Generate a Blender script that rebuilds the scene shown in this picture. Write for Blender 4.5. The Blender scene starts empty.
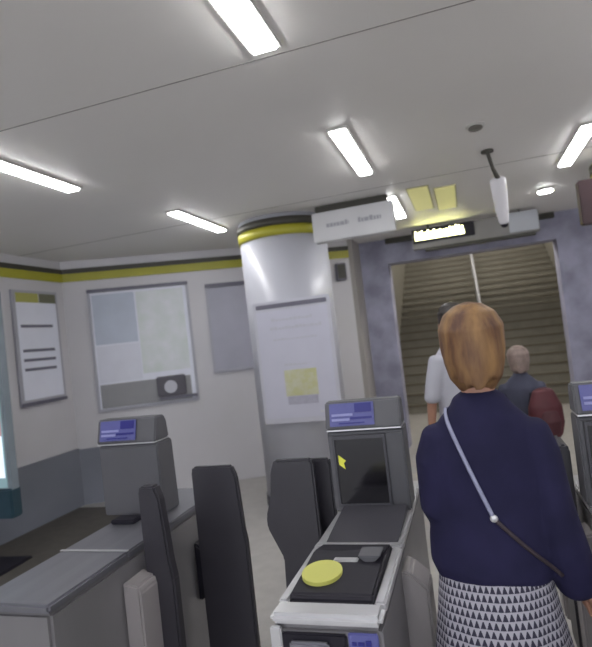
import bpy, bmesh, math, random
from mathutils import Vector, Matrix
from mathutils.bvhtree import BVHTree
random.seed(7)
sc = bpy.context.scene
C = sc.collection
PI = math.pi

# ------------------------------------------------------------------ camera
cam = bpy.data.cameras.new('camera')
cam_o = bpy.data.objects.new('camera', cam)
C.objects.link(cam_o)
F, YAW, ROLL, PITCH = 550.0, math.radians(17.0), math.radians(6.5), math.radians(1.8)
cam.sensor_fit = 'HORIZONTAL'
cam.sensor_width = 36.0
cam.lens = 36.0 * F / 592.0
cam.clip_start = 0.05
cam.dof.use_dof = True; cam.dof.focus_distance = 1.9; cam.dof.aperture_fstop = 3.3
fv = Vector((-math.sin(YAW)*math.cos(PITCH), math.cos(YAW)*math.cos(PITCH), math.sin(PITCH)))
r0 = Vector((math.cos(YAW), math.sin(YAW), 0))
u0 = r0.cross(fv)
rv = math.cos(ROLL)*r0 - math.sin(ROLL)*u0
uv_ = math.cos(ROLL)*u0 + math.sin(ROLL)*r0
m3 = Matrix((rv, uv_, -fv)).transposed()
cam_o.matrix_world = Matrix.Translation((0, 0, 1.6)) @ m3.to_4x4()
sc.camera = cam_o

# ------------------------------------------------------------------ world, exposure
LIGHT = 16.0          # strength of the ceiling fittings' diffusers
w = bpy.data.worlds.new('world'); sc.world = w
w.use_nodes = True
w.node_tree.nodes['Background'].inputs[0].default_value = (0.55, 0.57, 0.62, 1)
w.node_tree.nodes['Background'].inputs[1].default_value = 2.2
sc.cycles.diffuse_bounces = 10
sc.cycles.max_bounces = 12
sc.view_settings.view_transform = 'Standard'
sc.view_settings.look = 'None'
sc.view_settings.exposure = 0.78
sc.view_settings.gamma = 1.0
sc.view_settings.use_curve_mapping = False

def lamp(name, loc, sx, sy, power, col=(1, .98, .95), rot=(0, 0, 0)):
    l = bpy.data.lights.new(name, 'AREA'); l.shape = 'RECTANGLE'; l.size = sx; l.size_y = sy
    l.energy = power; l.color = col
    o = bpy.data.objects.new(name, l); C.objects.link(o); o.location = loc; o.rotation_euler = rot
    return o

# ------------------------------------------------------------------ materials
def lin(c):
    return tuple(((v/255)/12.92 if v/255 <= .04045 else ((v/255+.055)/1.055)**2.4) for v in c) + (1,)

MATS = {}
def mat(name, rgb, rough=.6, metal=0.0, noise=0.0, nscale=6.0, emit=None, estr=0.0, rgb2=None, bump=0.0, spec=.5, stretch=None):
    if name in MATS: return MATS[name]
    m = bpy.data.materials.new(name); m.use_nodes = True
    nt = m.node_tree; b = nt.nodes['Principled BSDF']
    b.inputs['Base Color'].default_value = lin(rgb)
    b.inputs['Roughness'].default_value = rough
    b.inputs['Metallic'].default_value = metal
    b.inputs['Specular IOR Level'].default_value = spec
    if noise or rgb2:
        tc = nt.nodes.new('ShaderNodeTexCoord'); mp = nt.nodes.new('ShaderNodeMapping')
        if stretch: mp.inputs['Scale'].default_value = stretch
        n = nt.nodes.new('ShaderNodeTexNoise')
        n.inputs['Scale'].default_value = nscale; n.inputs['Detail'].default_value = 5
        r = nt.nodes.new('ShaderNodeValToRGB')
        c1 = lin(rgb)
        c2 = lin(rgb2) if rgb2 else tuple(v*(1-noise) for v in c1[:3]) + (1,)
        r.color_ramp.elements[0].position = .35; r.color_ramp.elements[1].position = .65
        r.color_ramp.elements[0].color = c2; r.color_ramp.elements[1].color = c1
        nt.links.new(tc.outputs['Object'], mp.inputs['Vector'])
        nt.links.new(mp.outputs[0], n.inputs['Vector'])
        nt.links.new(n.outputs[0], r.inputs[0]); nt.links.new(r.outputs[0], b.inputs['Base Color'])
        if bump:
            bp = nt.nodes.new('ShaderNodeBump'); bp.inputs['Strength'].default_value = bump
            bp.inputs['Distance'].default_value = .01
            nt.links.new(n.outputs[0], bp.inputs['Height']); nt.links.new(bp.outputs[0], b.inputs['Normal'])
    if emit:
        b.inputs['Emission Color'].default_value = lin(emit); b.inputs['Emission Strength'].default_value = estr
    MATS[name] = m
    return m

M_ceiling = mat('ceiling_paint', (234, 232, 229), .5, noise=.05, nscale=.6)
M_wall = mat('wall_enamel', (206, 204, 208), .45, noise=.04, nscale=1.5)
M_wall2 = mat('wall_beige', (168, 164, 160), .5, noise=.05, nscale=2)
M_col = mat('column_enamel', (184, 185, 194), .35, noise=.03, nscale=2)
M_yellow = mat('yellow_band', (168, 164, 50), .45, noise=.08, nscale=3)
M_dark = mat('dark_trim', (62, 60, 52), .5, noise=.1)
M_dado = mat('dado_grey', (128, 131, 142), .5, noise=.12, nscale=1.5)
M_light = mat('light_diffuser', (250, 250, 250), .5, emit=(252, 252, 252), estr=LIGHT)
M_lframe = mat('light_frame', (190, 188, 184), .4)
M_steel = mat('brushed_steel', (142, 142, 150), .38, metal=.75, noise=.12, nscale=14, stretch=(1, .1, 1))
M_steel2 = mat('bright_steel', (205, 205, 208), .3, metal=.6, noise=.06, nscale=10)
M_grey = mat('gate_grey', (86, 86, 91), .45, noise=.08, nscale=5)
M_grey2 = mat('gate_dark_grey', (66, 65, 72), .45, noise=.08, nscale=5)
M_side = mat('gate_side_panel', (142, 140, 143), .4, metal=.5, noise=.15, nscale=3, stretch=(1, 1, .3))
M_paddle = mat('paddle_rubber', (50, 48, 55), .42, noise=.15, nscale=4)
M_black = mat('black_plastic', (30, 28, 38), .55, noise=.1, spec=.3)
M_screen = mat('black_glass', (22, 20, 26), .12)
M_pod = mat('pod_pale_grey', (146, 141, 142), .4, noise=.06)
M_blue = mat('sign_blue', (80, 82, 136), .4, noise=.08, nscale=20, emit=(84, 86, 150), estr=.1)
M_blued = mat('sign_dark_blue', (36, 36, 118), .4)
M_bluel = mat('sign_pale_blue', (140, 142, 190), .4)
M_disc = mat('reader_yellow', (192, 192, 100), .4, noise=.05)
M_white = mat('paper_white', (230, 232, 244), .5, noise=.03)
M_pblue = mat('poster_pale_blue', (192, 200, 216), .5, noise=.05)
M_pgrey = mat('poster_grey', (150, 150, 153), .5, noise=.05)
M_pgreen = mat('poster_green', (208, 216, 214), .5, rgb2=(222, 224, 230), nscale=5)
M_frame = mat('frame_grey', (172, 172, 182), .4)
M_framed = mat('frame_slate', (104, 102, 116), .4)
M_ink = mat('ink_grey', (110, 110, 126), .6)
M_faint = mat('ink_faint', (160, 160, 168), .6)
M_lilac = mat('portal_lilac', (172, 172, 194), .45, rgb2=(138, 138, 158), nscale=3.5)
M_step = mat('stair_tread', (132, 128, 118), .6, noise=.12, nscale=5)
M_nose = mat('stair_nosing', (104, 98, 84), .6)
M_stairwall = mat('stair_wall', (140, 136, 126), .6, noise=.12, nscale=2)
M_rail = mat('rail_pale', (190, 190, 196), .35, metal=.2)

# ------------------------------------------------------------------ mesh helpers
def box(bm, x0, x1, y0, y1, z0, z1, bev=0.0):
    t = bmesh.new()
    bmesh.ops.create_cube(t, size=1)
    for v in t.verts:
        v.co = Vector(((x0+x1)/2+v.co.x*(x1-x0), (y0+y1)/2+v.co.y*(y1-y0), (z0+z1)/2+v.co.z*(z1-z0)))
    if bev: bmesh.ops.bevel(t, geom=list(t.edges), offset=bev, segments=2, affect='EDGES')
    join(bm, t)

def join(bm, t, M=None):
    if M is not None: bmesh.ops.transform(t, matrix=M, verts=t.verts)
    me = bpy.data.meshes.new('tmp'); t.to_mesh(me); t.free(); bm.from_mesh(me); bpy.data.meshes.remove(me)

def cyl(bm, c, r, z0, z1, seg=40, r2=None, bev=0):
    t = bmesh.new()
    bmesh.ops.create_cone(t, cap_ends=True, segments=seg, radius1=r, radius2=r if r2 is None else r2, depth=z1-z0)
    if bev:
        es = [e for e in t.edges if len(e.link_faces) == 2 and any(len(f.verts) > 4 for f in e.link_faces)]
        bmesh.ops.bevel(t, geom=es, offset=bev, segments=2, affect='EDGES')
    join(bm, t, Matrix.Translation((c[0], c[1], (z0+z1)/2)))

def prism_x(bm, pts, x0, x1, bev=0.0):           # (y, z) outline pushed along x
    t = bmesh.new()
    a = [t.verts.new((x0, y, z)) for y, z in pts]; b = [t.verts.new((x1, y, z)) for y, z in pts]
    t.faces.new(a); t.faces.new(b[::-1])
    n = len(pts)
    for i in range(n): t.faces.new((a[i], b[i], b[(i+1) % n], a[(i+1) % n]))
    bmesh.ops.recalc_face_normals(t, faces=t.faces)
    if bev: bmesh.ops.bevel(t, geom=list(t.edges), offset=bev, segments=2, affect='EDGES')
    join(bm, t)

def prism_y(bm, pts, y0, y1, bev=0.0):           # (x, z) outline pushed along y
    t = bmesh.new()
    a = [t.verts.new((x, y0, z)) for x, z in pts]; b = [t.verts.new((x, y1, z)) for x, z in pts]
    t.faces.new(a); t.faces.new(b[::-1])
    n = len(pts)
    for i in range(n): t.faces.new((a[i], b[i], b[(i+1) % n], a[(i+1) % n]))
    bmesh.ops.recalc_face_normals(t, faces=t.faces)
    if bev: bmesh.ops.bevel(t, geom=list(t.edges), offset=bev, segments=2, affect='EDGES')
    join(bm, t)

def tube(bm, secs, n=16, cap=True, ref=Vector((1, 0, 0))):
    """secs: (x, y, z, a, b): centre and the two radii, a along ref, b across it"""
    t = bmesh.new()
    P = [Vector(s[:3]) for s in secs]
    S = list(secs)
    rings = []
    def ring(c, tan, a, b):
        tan = tan.normalized()
        side = ref - tan*ref.dot(tan)
        if side.length < .1: side = Vector((0, 1, 0)) - tan*tan.y
        side.normalize(); oth = tan.cross(side)
        return [t.verts.new(c + side*a*math.cos(2*PI*k/n) + oth*b*math.sin(2*PI*k/n)) for k in range(n)]
    m = len(P)
    tans = [(P[min(i+1, m-1)]-P[max(i-1, 0)]) for i in range(m)]
    if cap:
        e = (S[0][3]+S[0][4])/2
        d = -tans[0].normalized()
        for q in (.97, .8, .5): rings.append(ring(P[0]+d*e*q*.6, tans[0], S[0][3]*math.sqrt(1-q*q*.98), S[0][4]*math.sqrt(1-q*q*.98)))
    for i in range(m): rings.append(ring(P[i], tans[i], S[i][3], S[i][4]))
    if cap:
        e = (S[-1][3]+S[-1][4])/2
        d = tans[-1].normalized()
        for q in (.5, .8, .97): rings.append(ring(P[-1]+d*e*q*.6, tans[-1], S[-1][3]*math.sqrt(1-q*q*.98), S[-1][4]*math.sqrt(1-q*q*.98)))
    for i in range(len(rings)-1):
        for k in range(n):
            t.faces.new((rings[i][k], rings[i][(k+1) % n], rings[i+1][(k+1) % n], rings[i+1][k]))
    t.faces.new(rings[0][::-1]); t.faces.new(rings[-1])
    bmesh.ops.recalc_face_normals(t, faces=t.faces)
    join(bm, t)

def ball(bm, c, rx, ry, rz, M=None):
    t = bmesh.new(); bmesh.ops.create_uvsphere(t, u_segments=24, v_segments=16, radius=1)
    X = Matrix.Translation(c) @ (M if M else Matrix.Identity(4)) @ Matrix.Diagonal((rx, ry, rz, 1))
    join(bm, t, X)

def obj(name, bm, m, parent=None, smooth=False):
    me = bpy.data.meshes.new(name); bm.to_mesh(me); bm.free()
    if m: me.materials.append(m)
    if smooth:
        for p in me.polygons: p.use_smooth = True
    o = bpy.data.objects.new(name, me); C.objects.link(o)
    if parent: o.parent = parent
    return o

def organic(name, bm, m, parent=None, voxel=.008, it=4):
    """welds the overlapping volumes of bm into one smooth continuous surface"""
    o = obj(name, bm, m, None, True)
    r = o.modifiers.new('r', 'REMESH'); r.mode = 'VOXEL'; r.voxel_size = voxel; r.use_smooth_shade = True
    s = o.modifiers.new('s', 'SMOOTH'); s.iterations = it; s.factor = .5
    dg = bpy.context.evaluated_depsgraph_get()
    me = bpy.data.meshes.new_from_object(o.evaluated_get(dg))
    o.modifiers.clear(); old = o.data; o.data = me; bpy.data.meshes.remove(old)
    if not me.materials: me.materials.append(m)
    for p in me.polygons: p.use_smooth = True
    if parent: o.parent = parent
    return o

def B(x0, x1, y0, y1, z0, z1, bev=0.0):
    bm = bmesh.new(); box(bm, x0, x1, y0, y1, z0, z1, bev); return bm

def thing(name, label, cat, loc=(0, 0, 0), rotz=0, group=None):
    o = bpy.data.objects.new(name, None); C.objects.link(o)
    o.location = loc; o.rotation_euler = (0, 0, rotz); o.empty_display_size = .1
    return tag(o, label, cat, group)

def tag(o, label, cat, group=None):
    o['label'] = label; o['category'] = cat
    if group: o['group'] = group
    return o

def struct(name, bm, m, label=None):
    o = obj(name, bm, m); o['kind'] = 'structure'
    if label: o['label'] = label
    return o

# ------------------------------------------------------------------ room shell
CZ = 2.83
WA = Vector((-4.43, 5.345, 0)); WD = Vector((.887, .462, 0)).normalized(); WN = Vector((.462, -.887, 0)).normalized()
WANG = math.atan2(WD.y, WD.x)
def floor_shading():
    m = mat('floor_terrazzo', (178, 175, 171), .3, noise=.12, nscale=9)
    return m
struct('floor', B(-4.6, 6.0, -5, 10.42, -.12, 0), floor_shading())
bm = bmesh.new(); box(bm, -4.6, 6.0, -5, 7.75, CZ, CZ+.15)
struct('ceiling', bm, M_ceiling)
struct('trim_13', B(-4.43, 4.4, 2.232, 2.238, CZ-.002, CZ), mat('ceiling_joint', (142, 140, 136), .6))
struct('trim_14', B(-4.43, 4.4, 4.72, 4.726, CZ-.002, CZ), mat('ceiling_joint', (142, 140, 136), .6))
struct('wall_left', B(-4.6, -4.43, -5, 5.5, 0, CZ), M_wall)
def wallpiece(name, s0, s1, z0, z1, th, off, m):
    """box along the skewed wall: s along it, off in front of it"""
    bm = bmesh.new(); box(bm, s0, s1, -off-th, -off, z0, z1)
    M = Matrix.Translation(WA) @ Matrix.Rotation(WANG, 4, 'Z')
    bmesh.ops.transform(bm, matrix=M, verts=bm.verts)
    return bm
LEN = 3.5
struct('wall_back', wallpiece('', -.1, LEN, 0, CZ, -.2, 0, M_wall), M_wall)
WE = WA + WD*LEN
struct('wall_stair_side', B(WE.x-.02, -1.27, WE.y+.02, 7.8, 0, CZ), M_wall2)
# dark cap strip and yellow band under the ceiling
struct('trim_1', B(-4.43, -4.405, -5, 5.345, 2.68, 2.735), M_dark)
struct('trim_2', B(-4.43, -4.41, -5, 5.345, 2.585, 2.68), M_yellow)
struct('trim_3', wallpiece('', .02, LEN, 2.68, 2.735, .025, 0, None), M_dark)
struct('trim_4', wallpiece('', .02, LEN, 2.585, 2.68, .02, 0, None), M_yellow)
struct('trim_5', B(-4.43, -4.40, -5, 5.33, 0, .635), M_dado)
struct('trim_12', wallpiece('', .0, .62, 0, .635, .03, 0, None), M_dado)
struct('trim_6', B(-4.43, -4.395, -5, 5.33, .635, .65), M_dado)
t = thing('floor_shading', 'dark sheet of painted floor shade between the left wall and the left gate', 'painted shade', (-3.1, 3.0, 0))  # dark sheet that paints the shade on the floor by the left wall
obj('sheet', B(-1.27, .5, -2.6, 2.2, .001, .012), mat('floor_shade_dark', (84, 80, 75), .7, noise=.15, nscale=10), t)
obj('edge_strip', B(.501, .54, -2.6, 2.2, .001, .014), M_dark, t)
# right-hand side of the hall
struct('wall_right', B(4.4, 4.6, -5, 8.2, 0, CZ), M_wall)
struct('wall_far_right', B(1.62, 4.6, 7.6, 7.8, 0, CZ), M_wall)
struct('trim_7', B(1.75, 4.4, 7.575, 7.6, 2.585, 2.68), M_yellow)
# stair portal
struct('trim_8', B(-1.37, -.9, 7.5, 7.8, 0, CZ), M_lilac)
struct('trim_9', B(1.2, 1.75, 7.5, 7.8, 0, CZ), M_lilac)
struct('trim_10', B(-.9, 1.2, 7.5, 7.8, 2.5, CZ), M_lilac)
struct('trim_11', B(-.9, 1.2, 7.44, 7.5, 2.76, CZ), M_dark)
# passage and stair shaft beyond the portal
struct('wall_shaft_left', B(-1.6, -1.45, 7.8, 18.6, 0, 8.2), M_stairwall)
struct('wall_shaft_right', B(2.25, 2.4, 7.8, 18.6, 0, 8.2), M_stairwall)
bm = bmesh.new()
prism_x(bm, [(7.75, 3.3), (10.4, 3.3), (18.6, 8.03), (18.6, 8.2), (10.3, 3.45), (7.75, 3.45)], -1.6, 2.4)
struct('ceiling_shaft', bm, M_stairwall)
struct('wall_shaft_top', B(-1.6, 2.4, 18.4, 18.6, 4.0, 8.2), M_stairwall)
struct('wall_over_portal', B(-1.6, 2.4, 7.76, 7.86, CZ+.1, 3.4), M_stairwall)

st = thing('staircase', 'wide olive-brown staircase rising behind the portal with dark step edges', 'stairs', (0.4, 10.4, 0))
RI, TR = .167, .29
for k in range(26):
    s = obj('step', B(-1.845, 1.845, k*TR, (k+1)*TR+.02, max(0, k*RI-.25), (k+1)*RI-.012), M_step, st)
    obj('nosing', B(-1.845, 1.845, k*TR-.02, k*TR+.07, (k+1)*RI-.012-.025, (k+1)*RI+.002), M_nose, s)

h = thing('handrail', 'pale central handrail climbing the middle of the staircase', 'handrail', (.34, 10.5, 0))
bm = bmesh.new(); tube(bm, [(0, -.1, .95, .03, .03), (0, .1, 1.03, .03, .03), (0, 7.0, 5.02, .03, .03), (0, 7.15, 5.05, .03, .03)]); obj('rail', bm, M_rail, h, True)
for k in (0, 5, 10, 15, 20):
    bm = bmesh.new(); z0 = max(0, (k+1)*RI if k else 0); y = k*TR+.04
    cyl(bm, (0, y+.12 if k else y, 0), .022, z0+.003, .97+.577*(y+.12 if k else y), 16); obj('post', bm, M_rail, h, True)
for k in range(3):  # out-of-view fittings, added to fill the stairs with light
    y = 8.6 if k == 0 else 10.6+k*2.3
    z = 3.25 if k == 0 else 3.25+(y-10.4)*.577-.02
    f_ = thing('stair_fill_light', ('added unseen fill light over the flat passage at the foot of the stairs', 'added unseen fill light on the sloping ceiling above the middle of the stairs', 'added unseen fill light on the sloping ceiling above the top of the stairs')[k], 'ceiling light', (.4, y, z), group='added fill lights over the stairs')
    if k: f_.rotation_euler = (math.radians(30), 0, 0)
    obj('frame', B(-.86, .86, -.09, .09, 0, .05), M_lframe, f_)  # frame of the added unseen fill light
    obj('diffuser', B(-.84, .84, -.075, .075, -.03, 0), mat('stair_fill_diffuser', (250, 250, 245), .5, emit=(255, 250, 240), estr=36), f_)

# ------------------------------------------------------------------ ceiling lights
def ceiling_light(x, y0, label, L=1.0, W=.1):
    t = thing('ceiling_light', label, 'ceiling light', (x, y0+L/2, CZ), group='strip lights in the ceiling')
    bm = bmesh.new()
    box(bm, -W/2-.012, -W/2, -L/2-.012, L/2+.012, -.016, .0); box(bm, W/2, W/2+.012, -L/2-.012, L/2+.012, -.016, .0)
    box(bm, -W/2, W/2, -L/2-.012, -L/2, -.016, .0); box(bm, -W/2, W/2, L/2, L/2+.012, -.016, .0)
    obj('frame', bm, M_lframe, t)
    obj('diffuser', B(-W/2+.001, W/2-.001, -L/2+.001, L/2-.001, -.028, -.0005, .006), M_light, t)
    return t
ceiling_light(-.655, 1.15, 'long bright strip light cut off by the top edge, nearest overhead', W=.11)
ceiling_light(-.59, 3.2, 'bright strip light in mid ceiling, above and left of the camera arm')
ceiling_light(-.53, 5.1, 'short-looking far strip light just above the white hanging sign')
ceiling_light(-2.47, 2.2, 'long strip light cut off by the left edge of the ceiling')
ceiling_light(-2.27, 4.2, 'strip light in the ceiling left of the round column top')
ceiling_light(.95, 4.1, 'bright strip light cut off by the right edge of the picture')
behind_lights = ((-.6, -.9, 'strip light in the middle row, first one behind the camera'), (-.6, -2.9, 'strip light in the middle row, furthest behind the camera'),
    (-2.5, .1, 'strip light in the left row, level with the camera'), (-2.5, -1.9, 'strip light in the left row, furthest behind the camera'),
    (.95, 2.0, 'strip light in the right row, above the walking woman'), (.95, -.1, 'strip light in the right row, level with the camera'), (.95, -2.2, 'strip light in the right row, furthest behind the camera'),
    (2.9, 1.0, 'strip light in the far right row, level with the gate fronts'), (2.9, 3.4, 'strip light in the far right row, just beyond the gates'),
    (2.9, 5.6, 'strip light in the far right row, nearest the back wall'), (2.9, -1.4, 'strip light in the far right row, behind the camera'))
for x, y, lb in behind_lights: ceiling_light(x, y, lb)
d = thing('downlight', 'small round bright downlight below the right-hand strip light', 'ceiling light', (.915, 6.0, CZ))
bm = bmesh.new(); cyl(bm, (0, 0), .085, -.02, 0, 32); obj('rim', bm, M_lframe, d, True)
bm = bmesh.new(); cyl(bm, (0, 0), .07, -.035, -.018, 32); obj('lens', bm, M_light, d)
M_yl = mat('sign_glow_yellow', (200, 196, 140), .5, emit=(214, 210, 140), estr=.2)  # glowing patches painted in for the lit sign's reflection on the ceiling
for x, y, lb in ((-.265, 5.45, 'dim yellow patch of painted sign glow, left of the pair above the lit sign'), (-.035, 5.6, 'dim yellow patch of painted sign glow, right of the pair above the lit sign')):
    t = thing('sign_glow_patch', lb, 'ceiling light', (x, y, CZ), group='painted glow patches of the lit sign')
    bm = bmesh.new(); box(bm, -.1, .1, -.5, .5, -.008, 0, .003); obj('frame', bm, mat('glow_patch_edge', (176, 172, 140), .5), t)  # edge of the painted glow patch
    obj('diffuser', B(-.088, .088, -.485, .485, -.014, -.008), M_yl, t)  # face of the painted glow patch
t = thing('smoke_detector', 'small dark round detector on the ceiling', 'detector', (.206, 3.67, CZ))
bm = bmesh.new(); cyl(bm, (0, 0), .06, -.012, 0, 32); obj('base', bm, M_lframe, t, True)
bm = bmesh.new(); cyl(bm, (0, 0), .045, -.03, -.012, 32, bev=.006); obj('head', bm, mat('detector_grey', (110, 106, 98), .5), t, True)

# hanging security camera: dark arm, white tapered housing
t = thing('security_camera', 'white tapered security camera on a dark ceiling arm', 'camera', (.33, 4.3, CZ))
bm = bmesh.new(); cyl(bm, (-.03, -.02), .045, -.015, 0, 24); obj('ceiling_plate', bm, M_dark, t, True)
bm = bmesh.new(); tube(bm, [(-.03, -.02, -.01, .014, .014), (.0, .05, -.12, .014, .014), (.035, .1, -.2, .02, .02)], 12); obj('arm', bm, M_dark, t, True)
bm = bmesh.new(); tube(bm, [(.03, .12, -.2, .058, .05), (.035, .16, -.3, .055, .048), (.04, .2, -.42, .046, .042), (.045, .22, -.5, .036, .034)], 20); obj('housing', bm, mat('camera_white', (206, 204, 208), .4), t, True)
bm = bmesh.new(); ball(bm, (.046, .228, -.525), .026, .026, .02); obj('lens', bm, M_black, t, True)

# ------------------------------------------------------------------ signs overhead
t = thing('hanging_sign', 'long hanging sign with lit display left and pale panel right', 'sign', (0, 6.9, 0))
obj('housing', B(-.5, .95, 0, .1, 2.55, 2.79, .004), mat('sign_housing', (142, 140, 138), .5, noise=.06), t)
obj('lower_rail', B(-.36, .9, -.012, .1, 2.515, 2.549), M_dark, t)
led = obj('display', B(-.49, .235, -.02, -.001, 2.615, 2.785), M_black, t); led['label'] = 'black display lit with pale yellow characters'
M_led = mat('led_pale_yellow', (250, 250, 190), .5, emit=(255, 252, 190), estr=5)
bm = bmesh.new()
x = -.46
hs = [.11, .1, .11, .09, .11, .09, .11, .09, .1, .09, .095, .11, .1, .12, .11, .1]
for i, hh in enumerate(hs):
    wd = .031
    z0 = 2.65 + .0
    box(bm, x, x+wd*.95, -.026, -.0205, z0, z0+.045)
    box(bm, x+(i % 2)*.006, x+wd*.72, -.026, -.0205, z0+.045, z0+hh)
    if i % 3 == 1: box(bm, x, x+wd, -.026, -.0205, z0+.062, z0+.078)
    x += wd+.0055
obj('lit_characters', bm, M_led, led)
pp = obj('pale_panel', B(.62, .94, -.02, -.001, 2.57, 2.8, .003), mat('panel_pale', (190, 194, 202), .4, noise=.05), t); pp['label'] = 'pale blank panel at the right end'
for x in (-.3, .75):
    bm = bmesh.new(); cyl(bm, (x, .05), .012, 2.785, CZ, 12); obj('hanger', bm, M_dark, t, True)

t = thing('overhead_sign', 'white box sign with faint grey lettering beside the round column', 'sign', (-.88, 4.98, 0))
obj('box', B(-.375, .385, 0, .12, 2.49, 2.765, .006), mat('sign_white', (206, 206, 208), .45, noise=.05, nscale=3), t)
bm = bmesh.new(); box(bm, -.34, .34, .03, .09, 2.766, CZ-.001); obj('mounting', bm, M_dark, t)
def marks(bm, x0, x1, z, hgt, y0, y1, wmin=.02, wmax=.04, gap=.007):
    x = x0
    while x < x1:
        ww = random.uniform(wmin, wmax)
        ww = min(ww, x1-x)
        hh = hgt*random.choice((.62, .62, 1, .8))
        box(bm, x, x+ww, y0, y1, z, z+hh)
        x += ww+gap
for a, b in ((-.24, -.03), (.06, .27)):
    bm = bmesh.new(); marks(bm, a, b, 2.615, .055, -.004, .001); obj('lettering', bm, M_faint, t)

# distant dark red sign at the right edge
t = thing('projecting_sign', 'dark maroon box sign near the right edge under the ceiling', 'sign', (1.32, 4.45, 0))
obj('box', B(-.43, .25, -.05, .05, 2.2, 2.52, .008), mat('sign_maroon', (64, 42, 46), .5, noise=.2), t)
obj('hanger', B(-.12, -.09, -.012, .012, 2.52, CZ-.001), M_dark, t)
obj('hanger', B(.1, .13, -.012, .012, 2.52, CZ-.001), M_dark, t)

# ------------------------------------------------------------------ columns
def column(cx, cy, r, label):
    t = thing('column', label, 'column', (cx, cy, 0), group='round columns')
    bm = bmesh.new(); cyl(bm, (0, 0), r, .1, CZ-.001, 64); obj('shaft', bm, M_col, t, True)
    for p in t.children[0].data.polygons: p.use_smooth = len(p.vertices) == 4
    bm = bmesh.new(); cyl(bm, (0, 0), r+.012, 0, .1, 64); obj('base', bm, M_grey2, t)
    bm = bmesh.new(); cyl(bm, (0, 0), r+.014, 2.62, 2.715, 64); obj('yellow_band', bm, M_yellow, t)
    bm = bmesh.new(); cyl(bm, (0, 0), r+.02, 2.715, 2.79, 64); obj('dark_band', bm, M_dark, t)
    for nm in t.children:
        for p in nm.data.polygons: p.use_smooth = len(p.vertices) == 4
    return t
column(-1.68, 5.38, .445, 'round white column with yellow top band behind the notice board')
column(1.6, 5.2, .42, 'round pale column at the right edge behind the gates')

# notice board on the column
t = thing('notice_board', 'tall white notice board on the round column with greenish map', 'notice board', (-1.515, 4.87, 0))
obj('backing', B(-.375, .375, -.03, .04, .85, 1.99, .006), mat('board_white', (190, 190, 200), .4, noise=.03), t)
obj('header_bar', B(-.34, .345, -.036, -.0305, 1.925, 1.965), M_framed, t)
obj('sheet', B(-.345, .345, -.035, -.0305, .9, 1.9), mat('board_paper', (192, 192, 206), .5, noise=.03), t)
for a, b, z, hh in ((-.2, .2, 1.8, .03), (-.22, .28, 1.72, .03), (-.2, .22, 1.62, .02), (-.12, .1, 1.38, .02)):
    bm = bmesh.new(); marks(bm, a, b, z, hh, -.038, -.0352); obj('text_line', bm, mat('ink_pale', (184, 184, 194), .6), t)
gm = obj('map_picture', B(-.13, .18, -.039, -.0352, 1.1, 1.34), mat('map_green', (186, 186, 140), .5, rgb2=(196, 196, 178), nscale=14), t); gm['label'] = 'yellow-green map picture'
obj('caption_strip', B(-.12, .17, -.039, -.0352, 1.02, 1.095), mat('caption_lilac', (170, 168, 184), .5, noise=.1, nscale=30), t)
obj('steel_corner', B(.18, .26, -.044, -.0352, .935, .95), M_steel2, t)

# ------------------------------------------------------------------ posters
def wall_thing(name, label, cat, s, group=None):
    p = WA + WD*s + WN*.001
    return thing(name, label, cat, (p.x, p.y, 0), WANG, group)
# local: x along wall, -y out of it
t = wall_thing('poster_frame', 'large framed map poster in the middle of the back wall', 'poster', .27)
bm = bmesh.new()
for a in ((0, .03, 1.03, 2.43), (1.14, 1.17, 1.03, 2.43), (.03, 1.14, 1.03, 1.06)): box(bm, a[0], a[1], -.035, 0, a[2], a[3], .004)
obj('frame', bm, M_frame, t)
obj('top_rail', B(0, 1.17, -.04, 0, 2.431, 2.47, .004), M_framed, t)
obj('sheet', B(.031, 1.139, -.02, -.0, 1.061, 2.429), M_white, t)
obj('blue_area', B(.05, .53, -.024, -.0205, 1.81, 2.40), M_pblue, t)
obj('map_area', B(.55, 1.1, -.024, -.0205, 1.42, 2.40), M_pgreen, t)
obj('lower_area', B(.05, .54, -.024, -.0205, 1.36, 1.79), mat('poster_white_low', (220, 222, 234), .5, noise=.04), t)
obj('grey_strip', B(.05, 1.09, -.026, -.0205, 1.065, 1.34), M_pgrey, t)
t = wall_thing('wall_box', 'small dark box with a white round face below the map poster', 'box', .96)
obj('case', B(0, .34, -.075, -.04, 1.12, 1.36, .012), mat('case_dark', (84, 80, 90), .4, noise=.15), t)
bm = bmesh.new(); cyl(bm, (0, 0), .075, 0, .012, 32)
bmesh.ops.transform(bm, matrix=Matrix.Translation((.16, -.075, 1.23)) @ Matrix.Rotation(PI/2, 4, 'X'), verts=bm.verts); obj('face', bm, mat('box_face', (190, 190, 200), .4), t)
obj('ledge', B(.02, .46, -.07, -.04, 1.085, 1.115), M_framed, t)
t = wall_thing('poster_frame', 'narrow framed poster with dark top rail, left of the column', 'poster', 1.64)
bm = bmesh.new()
for a in ((0, .03, 1.32, 2.36), (.55, .58, 1.32, 2.36), (.03, .55, 1.32, 1.35)): box(bm, a[0], a[1], -.035, 0, a[2], a[3], .004)
obj('frame', bm, M_frame, t)
obj('top_rail', B(0, .58, -.04, 0, 2.361, 2.41, .004), M_framed, t)
obj('sheet', B(.031, .549, -.02, 0, 1.351, 2.359), mat('poster_lilac', (176, 176, 190), .5, noise=.08, nscale=3), t)
t = wall_thing('wall_speaker', 'small dark unit high on the wall right of the column', 'speaker', 3.3)
obj('case', B(0, .13, -.08, 0, 2.3, 2.52, .01), M_framed, t); obj('grille', B(.015, .115, -.086, -.0805, 2.32, 2.5), M_dark, t)
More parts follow.
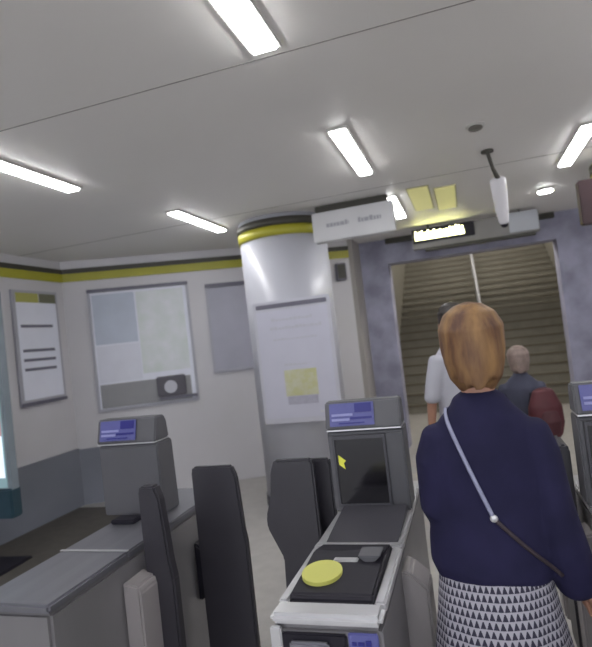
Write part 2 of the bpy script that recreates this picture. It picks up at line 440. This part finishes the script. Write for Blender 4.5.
# left wall poster
t = thing('poster_frame', 'tall narrow timetable poster on the left wall with yellow header', 'poster', (-4.429, 4.55, 0), PI/2)
obj('frame', B(0, .66, -.03, 0, 1.24, 2.46, .004), M_frame, t)
obj('sheet', B(.04, .62, -.034, -.0305, 1.3, 2.42), M_white, t)
hd = obj('header', B(.04, .36, -.038, -.0345, 2.33, 2.43), mat('poster_olive', (176, 174, 96), .5), t); hd['label'] = 'yellow header'
obj('header_block', B(.37, .62, -.038, -.0345, 2.33, 2.43), mat('poster_dark_olive', (112, 112, 92), .5), t)
for z in (2.06, 1.8, 1.7, 1.6):
    bm = bmesh.new(); box(bm, .08, .54, -.038, -.0345, z, z+.03); obj('line', bm, M_ink, t)
obj('bottom_rail', B(0, .66, -.04, -.0305, 1.24, 1.275), M_framed, t)

# advertising screen on a stand at the left edge
t = thing('display_screen', 'upright lit advertising screen on a stand at the left edge', 'screen', (-4.04, 3.6, 0), math.radians(4))
obj('casing', B(-.38, .38, -.04, .06, .44, 2.3, .012), mat('casing_grey', (132, 142, 150), .3, noise=.1), t)
cb = obj('lower_casing', B(-.385, .385, -.055, .065, .43, .67, .012), mat('casing_teal', (48, 72, 84), .3, noise=.15), t); cb['label'] = 'dark teal lower end'
scr = obj('screen', B(-.35, .35, -.046, -.0405, .68, 2.26), mat('screen_teal', (140, 176, 178), .15, rgb2=(168, 184, 194), nscale=3, emit=(120, 150, 156), estr=.25), t)
obj('bright_patch', B(-.33, .34, -.05, -.0465, .76, 1.1), mat('screen_white', (225, 232, 245), .2, emit=(225, 232, 245), estr=.45), scr)
obj('pink_patch', B(-.33, .34, -.05, -.0465, 1.1, 1.4), mat('screen_pink', (190, 150, 156), .2, emit=(190, 150, 156), estr=.18), scr)
bm = bmesh.new(); cyl(bm, (.0, .01), .05, .03, .48, 24); obj('pole', bm, M_pod, t, True)
obj('foot', B(-.3, .3, -.2, .22, 0, .03, .008), M_black, t)

# ------------------------------------------------------------------ ticket gates
def gate(x0, W, label, kind, y0=1.43):
    t = thing('ticket_gate', label, 'ticket gate', (x0, y0, 0), group='ticket gates')
    Lg = 1.3; zt = .83; hx = 0 if kind == 'reader' else -.095
    obj('plinth', B(.02, W-.02, .03, Lg-.03, 0, .08), M_black, t)
    bm = bmesh.new(); box(bm, 0, W, 0, Lg, .08, zt, .012); obj('cabinet', bm, M_side, t)
    # top plate
    reader = kind == 'reader'
    if reader:
        bm = bmesh.new()
        box(bm, -.004, W+.004, -.008, .075, zt+.001, zt+.032, .012)
        box(bm, -.004, .028, .075, .47, zt+.001, zt+.032, .006); box(bm, W-.028, W+.004, .075, .47, zt+.001, zt+.032, .006)
        box(bm, -.004, W+.004, .47, .505, zt+.001, zt+.034, .006)
        box(bm, -.004, W+.004, .505, Lg, zt+.001, zt+.03, .006)
        obj('top_plate', bm, M_steel2, t)
        bm = bmesh.new()
        prism_x(bm, [(.076, zt+.002), (.469, zt+.002), (.469, zt+.04), (.36, zt+.062), (.09, zt+.045), (.076, zt+.03)], .029, W-.029, .006)
        pad = obj('reader_pad', bm, M_black, t); pad['label'] = 'black card reader pad'
        bm = bmesh.new(); cyl(bm, (0, 0), 1, 0, .012, 40, bev=.003)
        bmesh.ops.transform(bm, matrix=Matrix.Translation((.1, .2, zt+.0505)) @ Matrix.Rotation(math.radians(3), 4, 'X') @ Matrix.Diagonal((.062, .072, 1, 1)), verts=bm.verts)
        obj('reader_disc', bm, M_disc, pad)['label'] = 'yellow card reader disc'
        obj('ticket_exit', B(.115, .195, .275, .305, zt+.055, zt+.062, .003), M_steel2, pad)
        bm = bmesh.new(); prism_y(bm, [(.195, zt+.075), (.27, zt+.075), (.24, zt+.05), (.222, zt+.05)], .28, .36, .003); obj('ticket_guide', bm, M_grey, pad)
        bm = bmesh.new(); prism_x(bm, [(.506, zt+.032), (.84, zt+.032), (.84, zt+.06), (.56, zt+.036)], .03, W-.01, .003); obj('ramp', bm, M_grey2, t)
        # front face
        fr = obj('front_panel', B(.03, .21, -.012, 0, .62, .815, .004), M_black, t)
        bm = bmesh.new()
        box(bm, .055, .165, -.03, -.012, .76, .8, .006); box(bm, .055, .075, -.03, -.012, .64, .76, .004); box(bm, .145, .165, -.03, -.012, .64, .76, .004)
        obj('ticket_slot', bm, M_steel, fr)
        obj('slot_tongue', B(.085, .135, -.028, -.012, .66, .7, .004), M_framed, fr)
        sg = obj('front_sign', B(.215, W-.01, -.01, 0, .6, .82, .003), M_blue, t); sg['label'] = 'small blue sign'
        bm = bmesh.new(); marks(bm, .225, W-.025, .79, .014, -.013, -.0102, .012, .03, .004); marks(bm, .24, W-.025, .768, .012, -.013, -.0102, .012, .03, .004); obj('sign_marks', bm, M_blued, sg)
        obj('sign_picture', B(.228, W-.022, -.013, -.0102, .63, .755), mat('pale_pink', (208, 190, 208), .5), sg)
        obj('frame_edge', B(-.003, .03, -.014, .002, .1, .829, .004), M_steel2, t)
    else:
        bm = bmesh.new()
        box(bm, -.004, W+.004, -.008, .42, zt+.001, zt+.03, .008); box(bm, -.004, W+.004, .426, Lg, zt+.001, zt+.03, .006)
        obj('top_plate', bm, M_steel, t)
        obj('seam_strip', B(-.004, W+.004, .417, .43, zt+.031, zt+.034), M_steel2, t)
        obj('exit_slot', B(.02, .14, .72, .8, zt+.031, zt+.05, .004), M_black, t)
    # raised head
    h0 = .85
    bm = bmesh.new()
    prism_x(bm, [(h0, zt+.031), (h0+.15, zt+.031), (h0+.14, 1.18), (h0+.13, 1.2), (h0+.01, 1.2), (h0, 1.185)], hx-.01, hx+W+.005, .006)
    hd = obj('head', bm, M_grey, t)
    bm = bmesh.new()
    prism_x(bm, [(h0-.01, 1.206), (h0+.12, 1.206), (h0+.11, 1.29), (h0+.09, 1.32), (h0+.02, 1.32)], hx-.012, hx+W+.003, .006)
    tp = obj('head_top', bm, M_grey, t)
    obj('edge_strip', B(hx-.008, hx+W+.001, h0-.012, h0+.12, 1.2005, 1.2058), M_steel2, hd)
    # tilted blue sign on the head top
    bm = bmesh.new()
    M = Matrix.Translation((hx, h0-.012, 1.212)) @ Matrix.Rotation(math.radians(-14.5), 4, 'X')
    wb = .2 if reader else .21
    box(bm, .01, wb, -.006, -.0005, .008, .104, .002); bmesh.ops.transform(bm, matrix=M, verts=bm.verts)
    sg = obj('sign', bm, M_blue, tp); sg['label'] = 'blue lit sign'
    bm = bmesh.new(); box(bm, .6*wb, .96*wb, -.009, -.0062, .062, .1); box(bm, .5*wb, .96*wb, -.009, -.0062, .034, .044)
    box(bm, .25*wb, .8*wb, -.009, -.0062, .016, .022); bmesh.ops.transform(bm, matrix=M, verts=bm.verts); obj('sign_block', bm, M_blued, sg)
    bm = bmesh.new(); box(bm, .1*wb, .55*wb, -.009, -.0062, .05, .06); box(bm, .1*wb, .48*wb, -.009, -.0062, .03, .04); bmesh.ops.transform(bm, matrix=M, verts=bm.verts); obj('sign_marks', bm, M_bluel, sg)
    if reader:
        bm = bmesh.new()
        for a in ((.01, .235, 1.165, 1.18), (.01, .235, .882, .895), (.01, .02, .895, 1.165), (.225, .235, .895, 1.165)): box(bm, a[0], a[1], h0-.012, h0, a[2], a[3])
        sf = obj('screen_frame', bm, M_grey2, hd)
        s = obj('screen', B(.02, .225, h0-.006, h0-.0005, .895, 1.165), M_screen, sf); s['label'] = 'black display window'
        ar = bmesh.new()
        prism_y(ar, [(.03, 1.10), (.03, 1.06), (.055, 1.04), (.05, 1.065), (.06, 1.075)], h0-.009, h0-.0062)
        obj('lit_arrow', ar, mat('arrow_yellow', (170, 170, 60), .4, emit=(170, 170, 50), estr=.4), s)
    return t

def paddle(g, side, y, w, ztop, label, W, lean=0.0, zlow=.12, skirt=0.0, th=.035, post=True, bulge=0.0):
    """a gate flap hinged at one side of the gate (local coords of the gate)"""
    s = 1 if side > 0 else -1
    x0 = W if s > 0 else 0
    pod = bmesh.new()
    if post:
        prism_y(pod, [(x0, .1), (x0+s*.075, .14), (x0+s*.075, .72), (x0+s*.065, .745), (x0, .76)], y-.1, y+.04, .008)
        o = obj('paddle_post', pod, M_pod, g)
    else:
        prism_y(pod, [(x0, .42), (x0+s*.05, .45), (x0+s*.05, .66), (x0, .7)], y+.08, y+.17, .008)
        o = obj('paddle_hinge', pod, M_black, g)
    a = bmesh.new()
    xi = x0+s*w[0]; xo = x0+s*w[1]
    box(a, min(x0+s*.0, x0+s*(w[0]+.03)), max(x0+s*.0, x0+s*(w[0]+.03)), y+.1, y+.15, .6, .68, .01)
    obj('hinge_arm', a, M_black, o)
    p = bmesh.new()
    pts = [(xi, zlow), (xi, ztop-.02), (xi+s*.01, ztop), (xo-s*.02, ztop), (xo, ztop-.05), (xo+s*(skirt*.3+bulge*.3), ztop-.16), (xo+s*(skirt*.5+bulge), ztop-.24), (xo+s*(skirt*.6+bulge), ztop-.29), (xo+s*(skirt-bulge*.5), .72-bulge), (xo+s*skirt, zlow+.1), (xo+s*(skirt-.03), zlow)]
    prism_y(p, pts, y+.02, y+.02+th, .008)
    q = obj('paddle', p, M_paddle, g)
    q['label'] = label
    return q

W = .31
gl = gate(-1.665, W, 'left ticket gate with plain grey deck, nearest the left wall', 'plain')
gm_ = gate(-.605, W-.005, 'ticket gate in the middle with yellow reader disc and black screen', 'reader')
gr = gate(.365, .31, 'ticket gate at the right edge, mostly out of the picture', 'reader')
paddle(gl, 1, .47, (.025, .12), 1.09, 'dark narrow paddle, nearer of the left pair', W, skirt=.03, th=.05)
paddle(gl, 1, .85, (.06, .285), 1.07, 'broad dark paddle, standing open beside the aisle', W, skirt=.02, post=False)
paddle(gm_, -1, .78, (.075, .27), 1.1, 'dark paddle on the left of its gate', W, skirt=0, post=False, bulge=.04)
paddle(gm_, -1, .9, (.03, .2), 1.07, 'second dark paddle just behind the first', W, skirt=.02, post=False)
# pale post on the right side of the middle gate
def side_post(g, x, s, y):
    bm = bmesh.new(); prism_y(bm, [(x, .1), (x+s*.085, .14), (x+s*.085, .74), (x+s*.03, .79), (x, .8)], y, y+.14, .008); obj('paddle_post', bm, M_pod, g)
side_post(gm_, W-.005, 1, .42)
pr = paddle(gr, -1, .95, (.03, .085), 1.07, 'dark paddle folded against its gate', W, th=.2)
pr2 = paddle(gr, -1, 1.55, (.03, .075), 1.0, 'dark paddle folded against its gate, further one', W, th=.2)

# ------------------------------------------------------------------ people
M_skin = mat('skin', (164, 122, 102), .5, noise=.06, nscale=10)

def limb(bm, pts, n=14): tube(bm, [(p[0], p[1], p[2], p[3], p[3] if len(p) < 5 else p[4]) for p in pts], n)

def hand(bm, wrist, d, side, s=1.0, palm=Vector((0, 0, 1))):
    """palm and five unequal bent fingers; d = direction of the hand, side = +1/-1 thumb side sign"""
    wst = Vector(wrist); d = Vector(d).normalized()
    up = palm - d*palm.dot(d); up.normalize()
    lat = d.cross(up)*side
    def P(a, b, c): return tuple(wst + d*a*s + lat*b*s + up*c*s)
    tube(bm, [P(-.01, 0, 0)+(.027*s, .02*s), P(.035, 0, 0)+(.036*s, .016*s), P(.075, 0, 0)+(.038*s, .014*s)], 12, ref=lat)
    for b, L, q in ((.03, .068, .0078), (.011, .077, .0082), (-.009, .072, .008), (-.028, .055, .007)):
        tube(bm, [P(.075, b, 0)+(q*s*1.1,)*2, P(.085+L*.35, b*1.08, -.006)+(q*s,)*2, P(.085+L*.7, b*1.1, -.02)+(q*s*.9,)*2, P(.08+L, b*1.08, -.038)+(q*s*.8,)*2], 8)
    tube(bm, [P(.012, .022, -.004)+(.013*s,)*2, P(.04, .046, -.012)+(.011*s,)*2, P(.066, .055, -.024)+(.009*s,)*2, P(.084, .052, -.036)+(.008*s,)*2], 8)

def head_mesh(bm, c, k=1.0):
    x, y, z = c
    ball(bm, (x, y-.008*k, z+.03*k), .075*k, .093*k, .09*k)
    ball(bm, (x, y+.022*k, z-.03*k), .058*k, .066*k, .078*k)
    ball(bm, (x, y+.05*k, z-.085*k), .028*k, .026*k, .022*k)             # chin
    tube(bm, [(x, y+.088*k, z+.012*k, .008*k, .008*k), (x, y+.1*k, z-.012*k, .01*k, .011*k), (x, y+.104*k, z-.024*k, .014*k, .011*k)], 10)   # nose
    ball(bm, (x, y+.083*k, z-.052*k), .023*k, .012*k, .006*k); ball(bm, (x, y+.082*k, z-.062*k), .019*k, .011*k, .006*k)
    for s in (-1, 1):
        ball(bm, (x+s*.079*k, y-.004*k, z-.008*k), .011*k, .019*k, .031*k)   # ears
        ball(bm, (x+s*.033*k, y+.066*k, z-.018*k), .024*k, .02*k, .024*k)
        ball(bm, (x+s*.03*k, y+.078*k, z+.03*k), .024*k, .012*k, .008*k)

def eyes(parent, c, k=1.0):
    x, y, z = c
    for s in (-1, 1):
        bm = bmesh.new(); ball(bm, (x+s*.031*k, y+.078*k, z+.012*k), .0115*k, .009*k, .0065*k)
        e = obj('eye', bm, mat('eye_white', (180, 176, 172), .25), parent, True)
        bm = bmesh.new(); ball(bm, (x+s*.031*k, y+.0862*k, z+.012*k), .005*k, .002*k, .005*k); obj('iris', bm, mat('iris', (60, 48, 36), .2), e, True)

def leg(bm, x, hip, s=1.0, foot_y=0.0, bare=True):
    r = (.078, .056, .052, .054, .036, .036)
    pts = [(x, 0, hip, r[0]*s), (x, foot_y*.2, hip*.78, r[0]*.92*s), (x, foot_y*.45, hip*.52, r[1]*s), (x, foot_y*.6-.01, hip*.4, r[3]*s), (x, foot_y-.01, hip*.13, r[4]*s), (x, foot_y-.005, .06, r[5]*s)]
    limb(bm, pts)
    tube(bm, [(x, foot_y-.03, .045, .032*s, .032*s), (x, foot_y+.06, .04, .036*s, .028*s), (x, foot_y+.15, .026, .04*s, .018*s)], 12)

# ---- the woman walking through the gate
wx, wy = .012, 1.76
body = bmesh.new()
head_c = (0, .01, 1.512)
head_mesh(body, head_c, 1.02)
limb(body, [(0, -.015, 1.47, .05), (0, -.02, 1.38, .05), (0, -.02, 1.32, .065)])
tube(body, [(-.015, 0, .84, .13, .1), (-.012, 0, .92, .13, .095), (-.01, 0, 1.03, .12, .088), (0, 0, 1.16, .13, .095), (0, -.005, 1.24, .125, .088), (0, -.012, 1.29, .09, .06)], 20)
for s in (-1, 1): leg(body, s*.085-.015, .84, .92, .14 if s > 0 else -.12)
RS, RE, RW = (.13, -.01, 1.235), (.162, -.03, 1.02), (.225, .06, .8)
LS, LE, LW = (-.13, -.01, 1.235), (-.15, .0, 1.03), (-.06, .22, 1.0)
for S_, E_, W_ in ((RS, RE, RW), (LS, LE, LW)):
    limb(body, [S_+(.045,), tuple((a+b)/2 for a, b in zip(S_, E_))+(.04,), E_+(.034,), tuple((a+b)/2 for a, b in zip(E_, W_))+(.031,), W_+(.023,)])
hand(body, RW, (.12, .2, -1), -1, .95, Vector((-1, 0, 0)))
hand(body, LW, (.35, 1, .1), 1, .95, Vector((0, 0, 1)))
wo = organic('person', body, M_skin, None, .0065, 3)
wo.location = (wx, wy, 0)
tag(wo, 'woman seen from behind, ginger bob, navy jumper and black-and-white skirt, between gates', 'person')
eyes(wo, head_c, 1.02)
# jumper
bm = bmesh.new()
tube(bm, [(-.022, 0, .868, .178, .128), (-.015, 0, .93, .182, .13), (0, -.002, 1.02, .182, .128), (0, -.006, 1.14, .182, .125), (0, -.012, 1.22, .17, .115), (0, -.016, 1.27, .152, .1), (0, -.018, 1.315, .122, .088), (0, -.018, 1.35, .088, .076)], 28)
tube(bm, [(0, -.018, 1.33, .085, .078), (0, -.016, 1.366, .066, .066)], 20)
tube(bm, [(.118, -.012, 1.252, .07, .07), (.145, -.015, 1.19, .063, .078), (.16, -.025, 1.04, .064, .082), (.184, -.01, .92, .066, .082), (.212, .03, .81, .064, .074)], 20)
tube(bm, [(-.118, -.012, 1.25, .068, .068), (-.148, -.01, 1.19, .062, .075), (-.152, .0, 1.05, .06, .078), (-.145, .05, 1.01, .062, .07), (-.1, .15, 1.0, .05, .052), (-.075, .19, 1.0, .042, .042)], 20)
jm = organic('jumper', bm, mat('navy_knit', (35, 33, 64), .85, rgb2=(28, 27, 54), nscale=7, bump=.3, spec=.25), wo, .008, 6)
# skirt with woven-in print
sk = mat('printed_skirt', (200, 200, 205), .8)
nt = sk.node_tree; N = nt.nodes; Lk = nt.links
uvn = N.new('ShaderNodeUVMap'); uvn.uv_map = 'UVMap'
sep = N.new('ShaderNodeSeparateXYZ'); Lk.new(uvn.outputs[0], sep.inputs[0])
def mth(op, a, b=None, c=None):
    n = N.new('ShaderNodeMath'); n.operation = op
    for i, v in enumerate((a, b, c)):
        if v is None: continue
        if isinstance(v, (int, float)): n.inputs[i].default_value = v
        else: Lk.new(v, n.inputs[i])
    return n.outputs[0]
v_ = mth('MULTIPLY', sep.outputs[1], 21.0)
row = mth('FLOOR', v_)
u_ = mth('ADD', mth('MULTIPLY', sep.outputs[0], 62.0), mth('MULTIPLY', row, .5))
fu = mth('ABSOLUTE', mth('SUBTRACT', mth('FRACT', u_), .5))
fv_ = mth('FRACT', v_)
tri = mth('LESS_THAN', fu, mth('MULTIPLY', mth('SUBTRACT', 1.0, fv_), .46))
line = mth('LESS_THAN', fv_, .8)
msk = mth('MULTIPLY', tri, line)
mx = N.new('ShaderNodeMix'); mx.data_type = 'RGBA'
Lk.new(msk, mx.inputs[0]); mx.inputs[6].default_value = lin((158, 156, 166)); mx.inputs[7].default_value = lin((38, 36, 56))
Lk.new(mx.outputs[2], N['Principled BSDF'].inputs['Base Color'])
bm = bmesh.new(); uvl = bm.loops.layers.uv.new('UVMap')
NS, NR = 120, 14
prof = [(.9, .152, .112), (.82, .164, .128), (.74, .176, .145), (.6, .2, .165), (.42, .225, .19)]
def prof_at(z):
    for a, b in zip(prof, prof[1:]):
        if z <= a[0] and z >= b[0]:
            q = (a[0]-z)/(a[0]-b[0]); return a[1]+(b[1]-a[1])*q, a[2]+(b[2]-a[2])*q
    return prof[-1][1:]
G = []
for i in range(NR+1):
    z = .9-(.9-.42)*i/NR
    rx, ry = prof_at(z-1e-6 if i == NR else z)
    rr = []
    for k in range(NS):
        a = 2*PI*k/NS
        f_ = 1+.022*(i/NR)*math.sin(a*13+.5)+.008*math.sin(a*5)
        rr.append(bm.verts.new((rx*math.sin(a)*f_-.02, -ry*math.cos(a)*f_, z)))
    G.append(rr)
for i in range(NR):
    for k in range(NS):
        f = bm.faces.new((G[i][k], G[i+1][k], G[i+1][(k+1) % NS], G[i][(k+1) % NS]))
        for lp, (du, dv) in zip(f.loops, ((0, 0), (0, 1), (1, 1), (1, 0))): lp[uvl].uv = ((k+du)/NS, 1-(i+dv)/NR)
bmesh.ops.recalc_face_normals(bm, faces=bm.faces)
so = obj('skirt', bm, sk, wo, True); so['label'] = 'knee-length skirt in small black-and-white print'
md = so.modifiers.new('thick', 'SOLIDIFY'); md.thickness = .004; md.offset = -1
# hair: short bob with locks
def strand_hair(name, c, k, m, parent, rx=.093, ry=.106, rz=.108, nape=.115, seed=3, front=True):
    rnd = random.Random(seed)
    bm = bmesh.new(); x, y, z = c
    ball(bm, (x, y-.026*k, z+.037*k), rx*k, ry*k*.88, rz*k*.92)
    tube(bm, [(x, y-.042*k, z+.03*k, rx*.97*k, .075*k), (x, y-.05*k, z-.03*k, rx*.95*k, .062*k), (x, y-.05*k, z-.08*k, rx*.82*k, .048*k), (x, y-.045*k, z-nape*k, rx*.66*k, .032*k)], 20)
    for i in range(56):     # locks running from the crown down and round
        a = PI*(-.12+1.24*i/55)+rnd.uniform(-.04, .04)
        ca, sa = math.cos(a), -math.sin(a)
        drop = (.02+.095*abs(math.sin(a))**.8)*rnd.uniform(.85, 1.08)
        shrink = .75 if abs(ca) < .5 else .86
        pts = []
        for q in range(6):
            th = q/5
            rr = math.sin(min(1, th*1.35)*PI/2)
            zz = z+.035*k+rz*k*.95*math.cos(min(1, th*1.25)*PI/2)-(drop+.02)*k*max(0, th-.55)/.45
            sh = 1-(1-shrink)*max(0, th-.7)/.3
            pts.append((x+rx*1.0*k*ca*rr*sh, y-.018*k+ry*1.0*k*sa*rr*(1-(1-shrink)*.4*max(0, th-.7)/.3), zz, .0115*k*(1-.5*th), .0115*k*(1-.5*th)))
        tube(bm, pts, 6)
    return organic(name, bm, m, parent, .0055, 2)
M_ging = mat('ginger_hair', (136, 103, 64), .6, rgb2=(80, 50, 36), nscale=11, stretch=(2.2, 2.2, .55), bump=.5)
strand_hair('hair', head_c, 1.0, M_ging, wo, nape=.1)
# shoes
for s in (-1, 1):
    fy = .14 if s > 0 else -.12
    bm = bmesh.new(); tube(bm, [(s*.085, fy-.04, .04, .038, .04), (s*.085, fy+.05, .036, .043, .034), (s*.085, fy+.155, .026, .045, .024)], 14); organic('shoe', bm, mat('shoe_black', (26, 24, 28), .4), wo, .007, 2)

# crossbody bag: strap follows the jumper's back
bt = thing('shoulder_bag', 'crossbody bag with pale strap over the navy jumper, worn by the woman', 'bag', (wx, wy, 0))
dg = bpy.context.evaluated_depsgraph_get()
bvh = BVHTree.FromObject(jm, dg)
def strap_pts(a, b, n, ydir):
    out = []
    for i in range(n+1):
        q = i/n; x = a[0]+(b[0]-a[0])*q; z = a[1]+(b[1]-a[1])*q
        hit = bvh.ray_cast(Vector((x, -ydir*1.0, z)), Vector((0, ydir, 0)))
        yy = hit[0].y if hit[0] else -ydir*.1
        out.append(Vector((x, yy-ydir*.004, z)))
    return out
def ribbon(pts, wd, th=.0035):
    # average out the small bumps then sweep a flat strip
    bm = bmesh.new(); n = len(pts)
    P = [sum((pts[max(0, min(n-1, i+j))] for j in (-1, 0, 1)), Vector())/3 if 0 < i < n-1 else pts[i] for i in range(n)]
    tube(bm, [tuple(p)+(wd/2, th) for p in P], 8, False, ref=Vector((1, 0, .8)))
    return bm
M_sp = mat('strap_pale', (140, 142, 168), .5, noise=.06); M_sd = mat('strap_brown', (52, 42, 48), .6)
back = strap_pts((-.1, 1.318), (.0, 1.045), 16, 1)
top = [Vector((-.095, .058, 1.318)), Vector((-.1, .02, 1.345)), Vector((-.101, -.03, 1.352)), Vector((-.1, -.075, 1.335))]
obj('strap', ribbon(top + back, .012), M_sp, bt, True)
bk = strap_pts((.0, 1.045), (.165, .86), 12, 1)
l = obj('lower_strap', ribbon(bk, .012), M_sd, bt, True); l['label'] = 'dark brown lower strap'
bm = bmesh.new(); ball(bm, tuple(back[-1]), .011, .006, .011); obj('buckle', bm, M_steel2, bt, True)
frs = strap_pts((-.095, 1.31), (.12, .95), 16, -1)
obj('front_strap', ribbon(frs, .017), M_sp, bt, True)
bm = bmesh.new(); box(bm, .02, .2, .14, .2, .8, .95, .015); obj('pouch', bm, M_sd, bt, True)

# ---- generic walker for the two people beyond
def walker(x, y, H, label, hair, hair_m, top_m, low_m, rot=0, arm='down', sleeve=True):
    k = H/1.72
    b = bmesh.new()
    hc = (0, .01*k, 1.6*k)
    head_mesh(b, hc, 1.0*max(k, .86))
    limb(b, [(0, -.01, 1.53*k, .05*k), (0, -.015, 1.45*k, .052*k), (0, -.015, 1.4*k, .06*k)])
    tube(b, [(0, 0, .9*k, .155*k, .11*k), (0, 0, 1.0*k, .145*k, .1*k), (0, 0, 1.1*k, .14*k, .1*k), (0, 0, 1.25*k, .15*k, .1*k), (0, 0, 1.34*k, .14*k, .088*k), (0, -.01, 1.4*k, .09*k, .06*k)], 20)
    for s in (-1, 1): leg(b, s*.09*k, .9*k, .95*k, .13*k*s)
    arms = []
    for s in (-1, 1):
        S_ = (s*.175*k, 0, 1.33*k); E_ = (s*.235*k, -.03*k*s, 1.07*k); W_ = (s*.245*k, .06*k, .84*k)
        if arm == 'reach' and s > 0: E_ = (.225*k, .05, 1.1*k); W_ = (.24*k, .27*k, 1.2*k)
        arms.append((S_, E_, W_))
        limb(b, [S_+(.044*k,), tuple((p+q)/2 for p, q in zip(S_, E_))+(.043*k,), E_+(.036*k,), tuple((p+q)/2 for p, q in zip(E_, W_))+(.033*k,), W_+(.025*k,)])
        dv = Vector(W_)-Vector(E_); hand(b, W_, dv, -s, k, Vector((-s, 0, .05)))
    o = organic('person', b, M_skin, None, .008, 3); o.location = (x, y, 0); o.rotation_euler = (0, 0, rot)
    tag(o, label, 'person'); eyes(o, hc, max(k, .86))
    bm = bmesh.new()
    tube(bm, [(0, 0, .86*k, .185*k, .135*k), (0, 0, 1.0*k, .178*k, .128*k), (0, 0, 1.2*k, .185*k, .13*k), (0, 0, 1.33*k, .195*k, .12*k), (0, -.008, 1.42*k, .12*k, .085*k), (0, -.01, 1.465*k, .072*k, .07*k)], 24)
    for S_, E_, W_ in arms:
        mid = tuple(p+(q-p)*(.92 if sleeve else .05) for p, q in zip(E_, W_))
        tube(bm, [tuple(v*(.93 if i == 0 else 1) for i, v in enumerate(S_))+(.07*k, .07*k), tuple((p+q)/2 for p, q in zip(S_, E_))+(.062*k, .062*k), E_+(.055*k, .055*k), mid+((.045*k,)*2 if sleeve else (.053*k,)*2)], 16)
    organic('top', bm, top_m, o, .01, 5)
    bm = bmesh.new()
    tube(bm, [(0, 0, .8*k, .165*k, .125*k), (0, 0, .95*k, .162*k, .118*k)], 20)
    for s in (-1, 1):
        fy = .13*k*s
        limb(bm, [(s*.09*k, 0, .86*k, .1*k), (s*.09*k, fy*.2, .7*k, .09*k), (s*.09*k, fy*.45, .46*k, .072*k), (s*.09*k, fy, .1*k, .058*k)])
    organic('trousers', bm, low_m, o, .01, 4)
    for s in (-1, 1):
        fy = .13*k*s; bm = bmesh.new()
        tube(bm, [(s*.09*k, fy-.045*k, .05*k, .048*k, .05*k), (s*.09*k, fy+.06*k, .045*k, .053*k, .043*k), (s*.09*k, fy+.17*k, .034*k, .052*k, .032*k)], 14); organic('shoe', bm, mat('shoe_black', (26, 24, 28), .4), o, .008, 2)
    strand_hair('hair', hc, 1.02*max(k, .86), hair_m, o, nape=hair, seed=int(H*100))
    return o
walker(-.1, 4.25, 1.73, 'person in a white top, mostly hidden behind the ginger-haired woman', .09,
       mat('dark_hair', (46, 40, 38), .5, noise=.3, nscale=30), mat('white_cotton', (180, 180, 190), .8, noise=.05), mat('dark_denim', (50, 52, 66), .8, noise=.1), rot=.75, sleeve=False)
walker(.37, 4.75, 1.33, 'short person in a grey-blue top with a red backpack, beyond the gates', .09,
       mat('ash_hair', (120, 104, 96), .5, rgb2=(142, 124, 118), nscale=20), mat('grey_blue_wool', (74, 76, 94), .85, noise=.15, nscale=9), mat('black_denim', (44, 42, 50), .8, noise=.1), arm='reach')
t = thing('backpack', 'dark red backpack worn by the short person beyond the gates', 'backpack', (.49, 4.49, 0), .3)
bm = bmesh.new(); tube(bm, [(0, 0, .7, .115, .07), (0, -.01, .78, .13, .085), (0, -.01, .9, .125, .08), (0, 0, 1.0, .085, .06)], 24); organic('bag_body', bm, mat('red_nylon', (84, 32, 40), .6, noise=.2, nscale=8), t, .008, 3)
bm = bmesh.new(); tube(bm, [(0, -.075, .72, .07, .03), (0, -.085, .8, .075, .035), (0, -.08, .86, .06, .02)], 20); organic('front_pocket', bm, mat('red_nylon_dark', (70, 26, 34), .6, noise=.2, nscale=8), t, .007, 3)
for s in (-1, 1):
    bm = bmesh.new(); tube(bm, [(s*.06, .05, .74, .014, .004), (s*.075, .07, .9, .016, .004), (s*.06, .06, 1.0, .016, .004)], 8); obj('strap', bm, M_black, t, True)
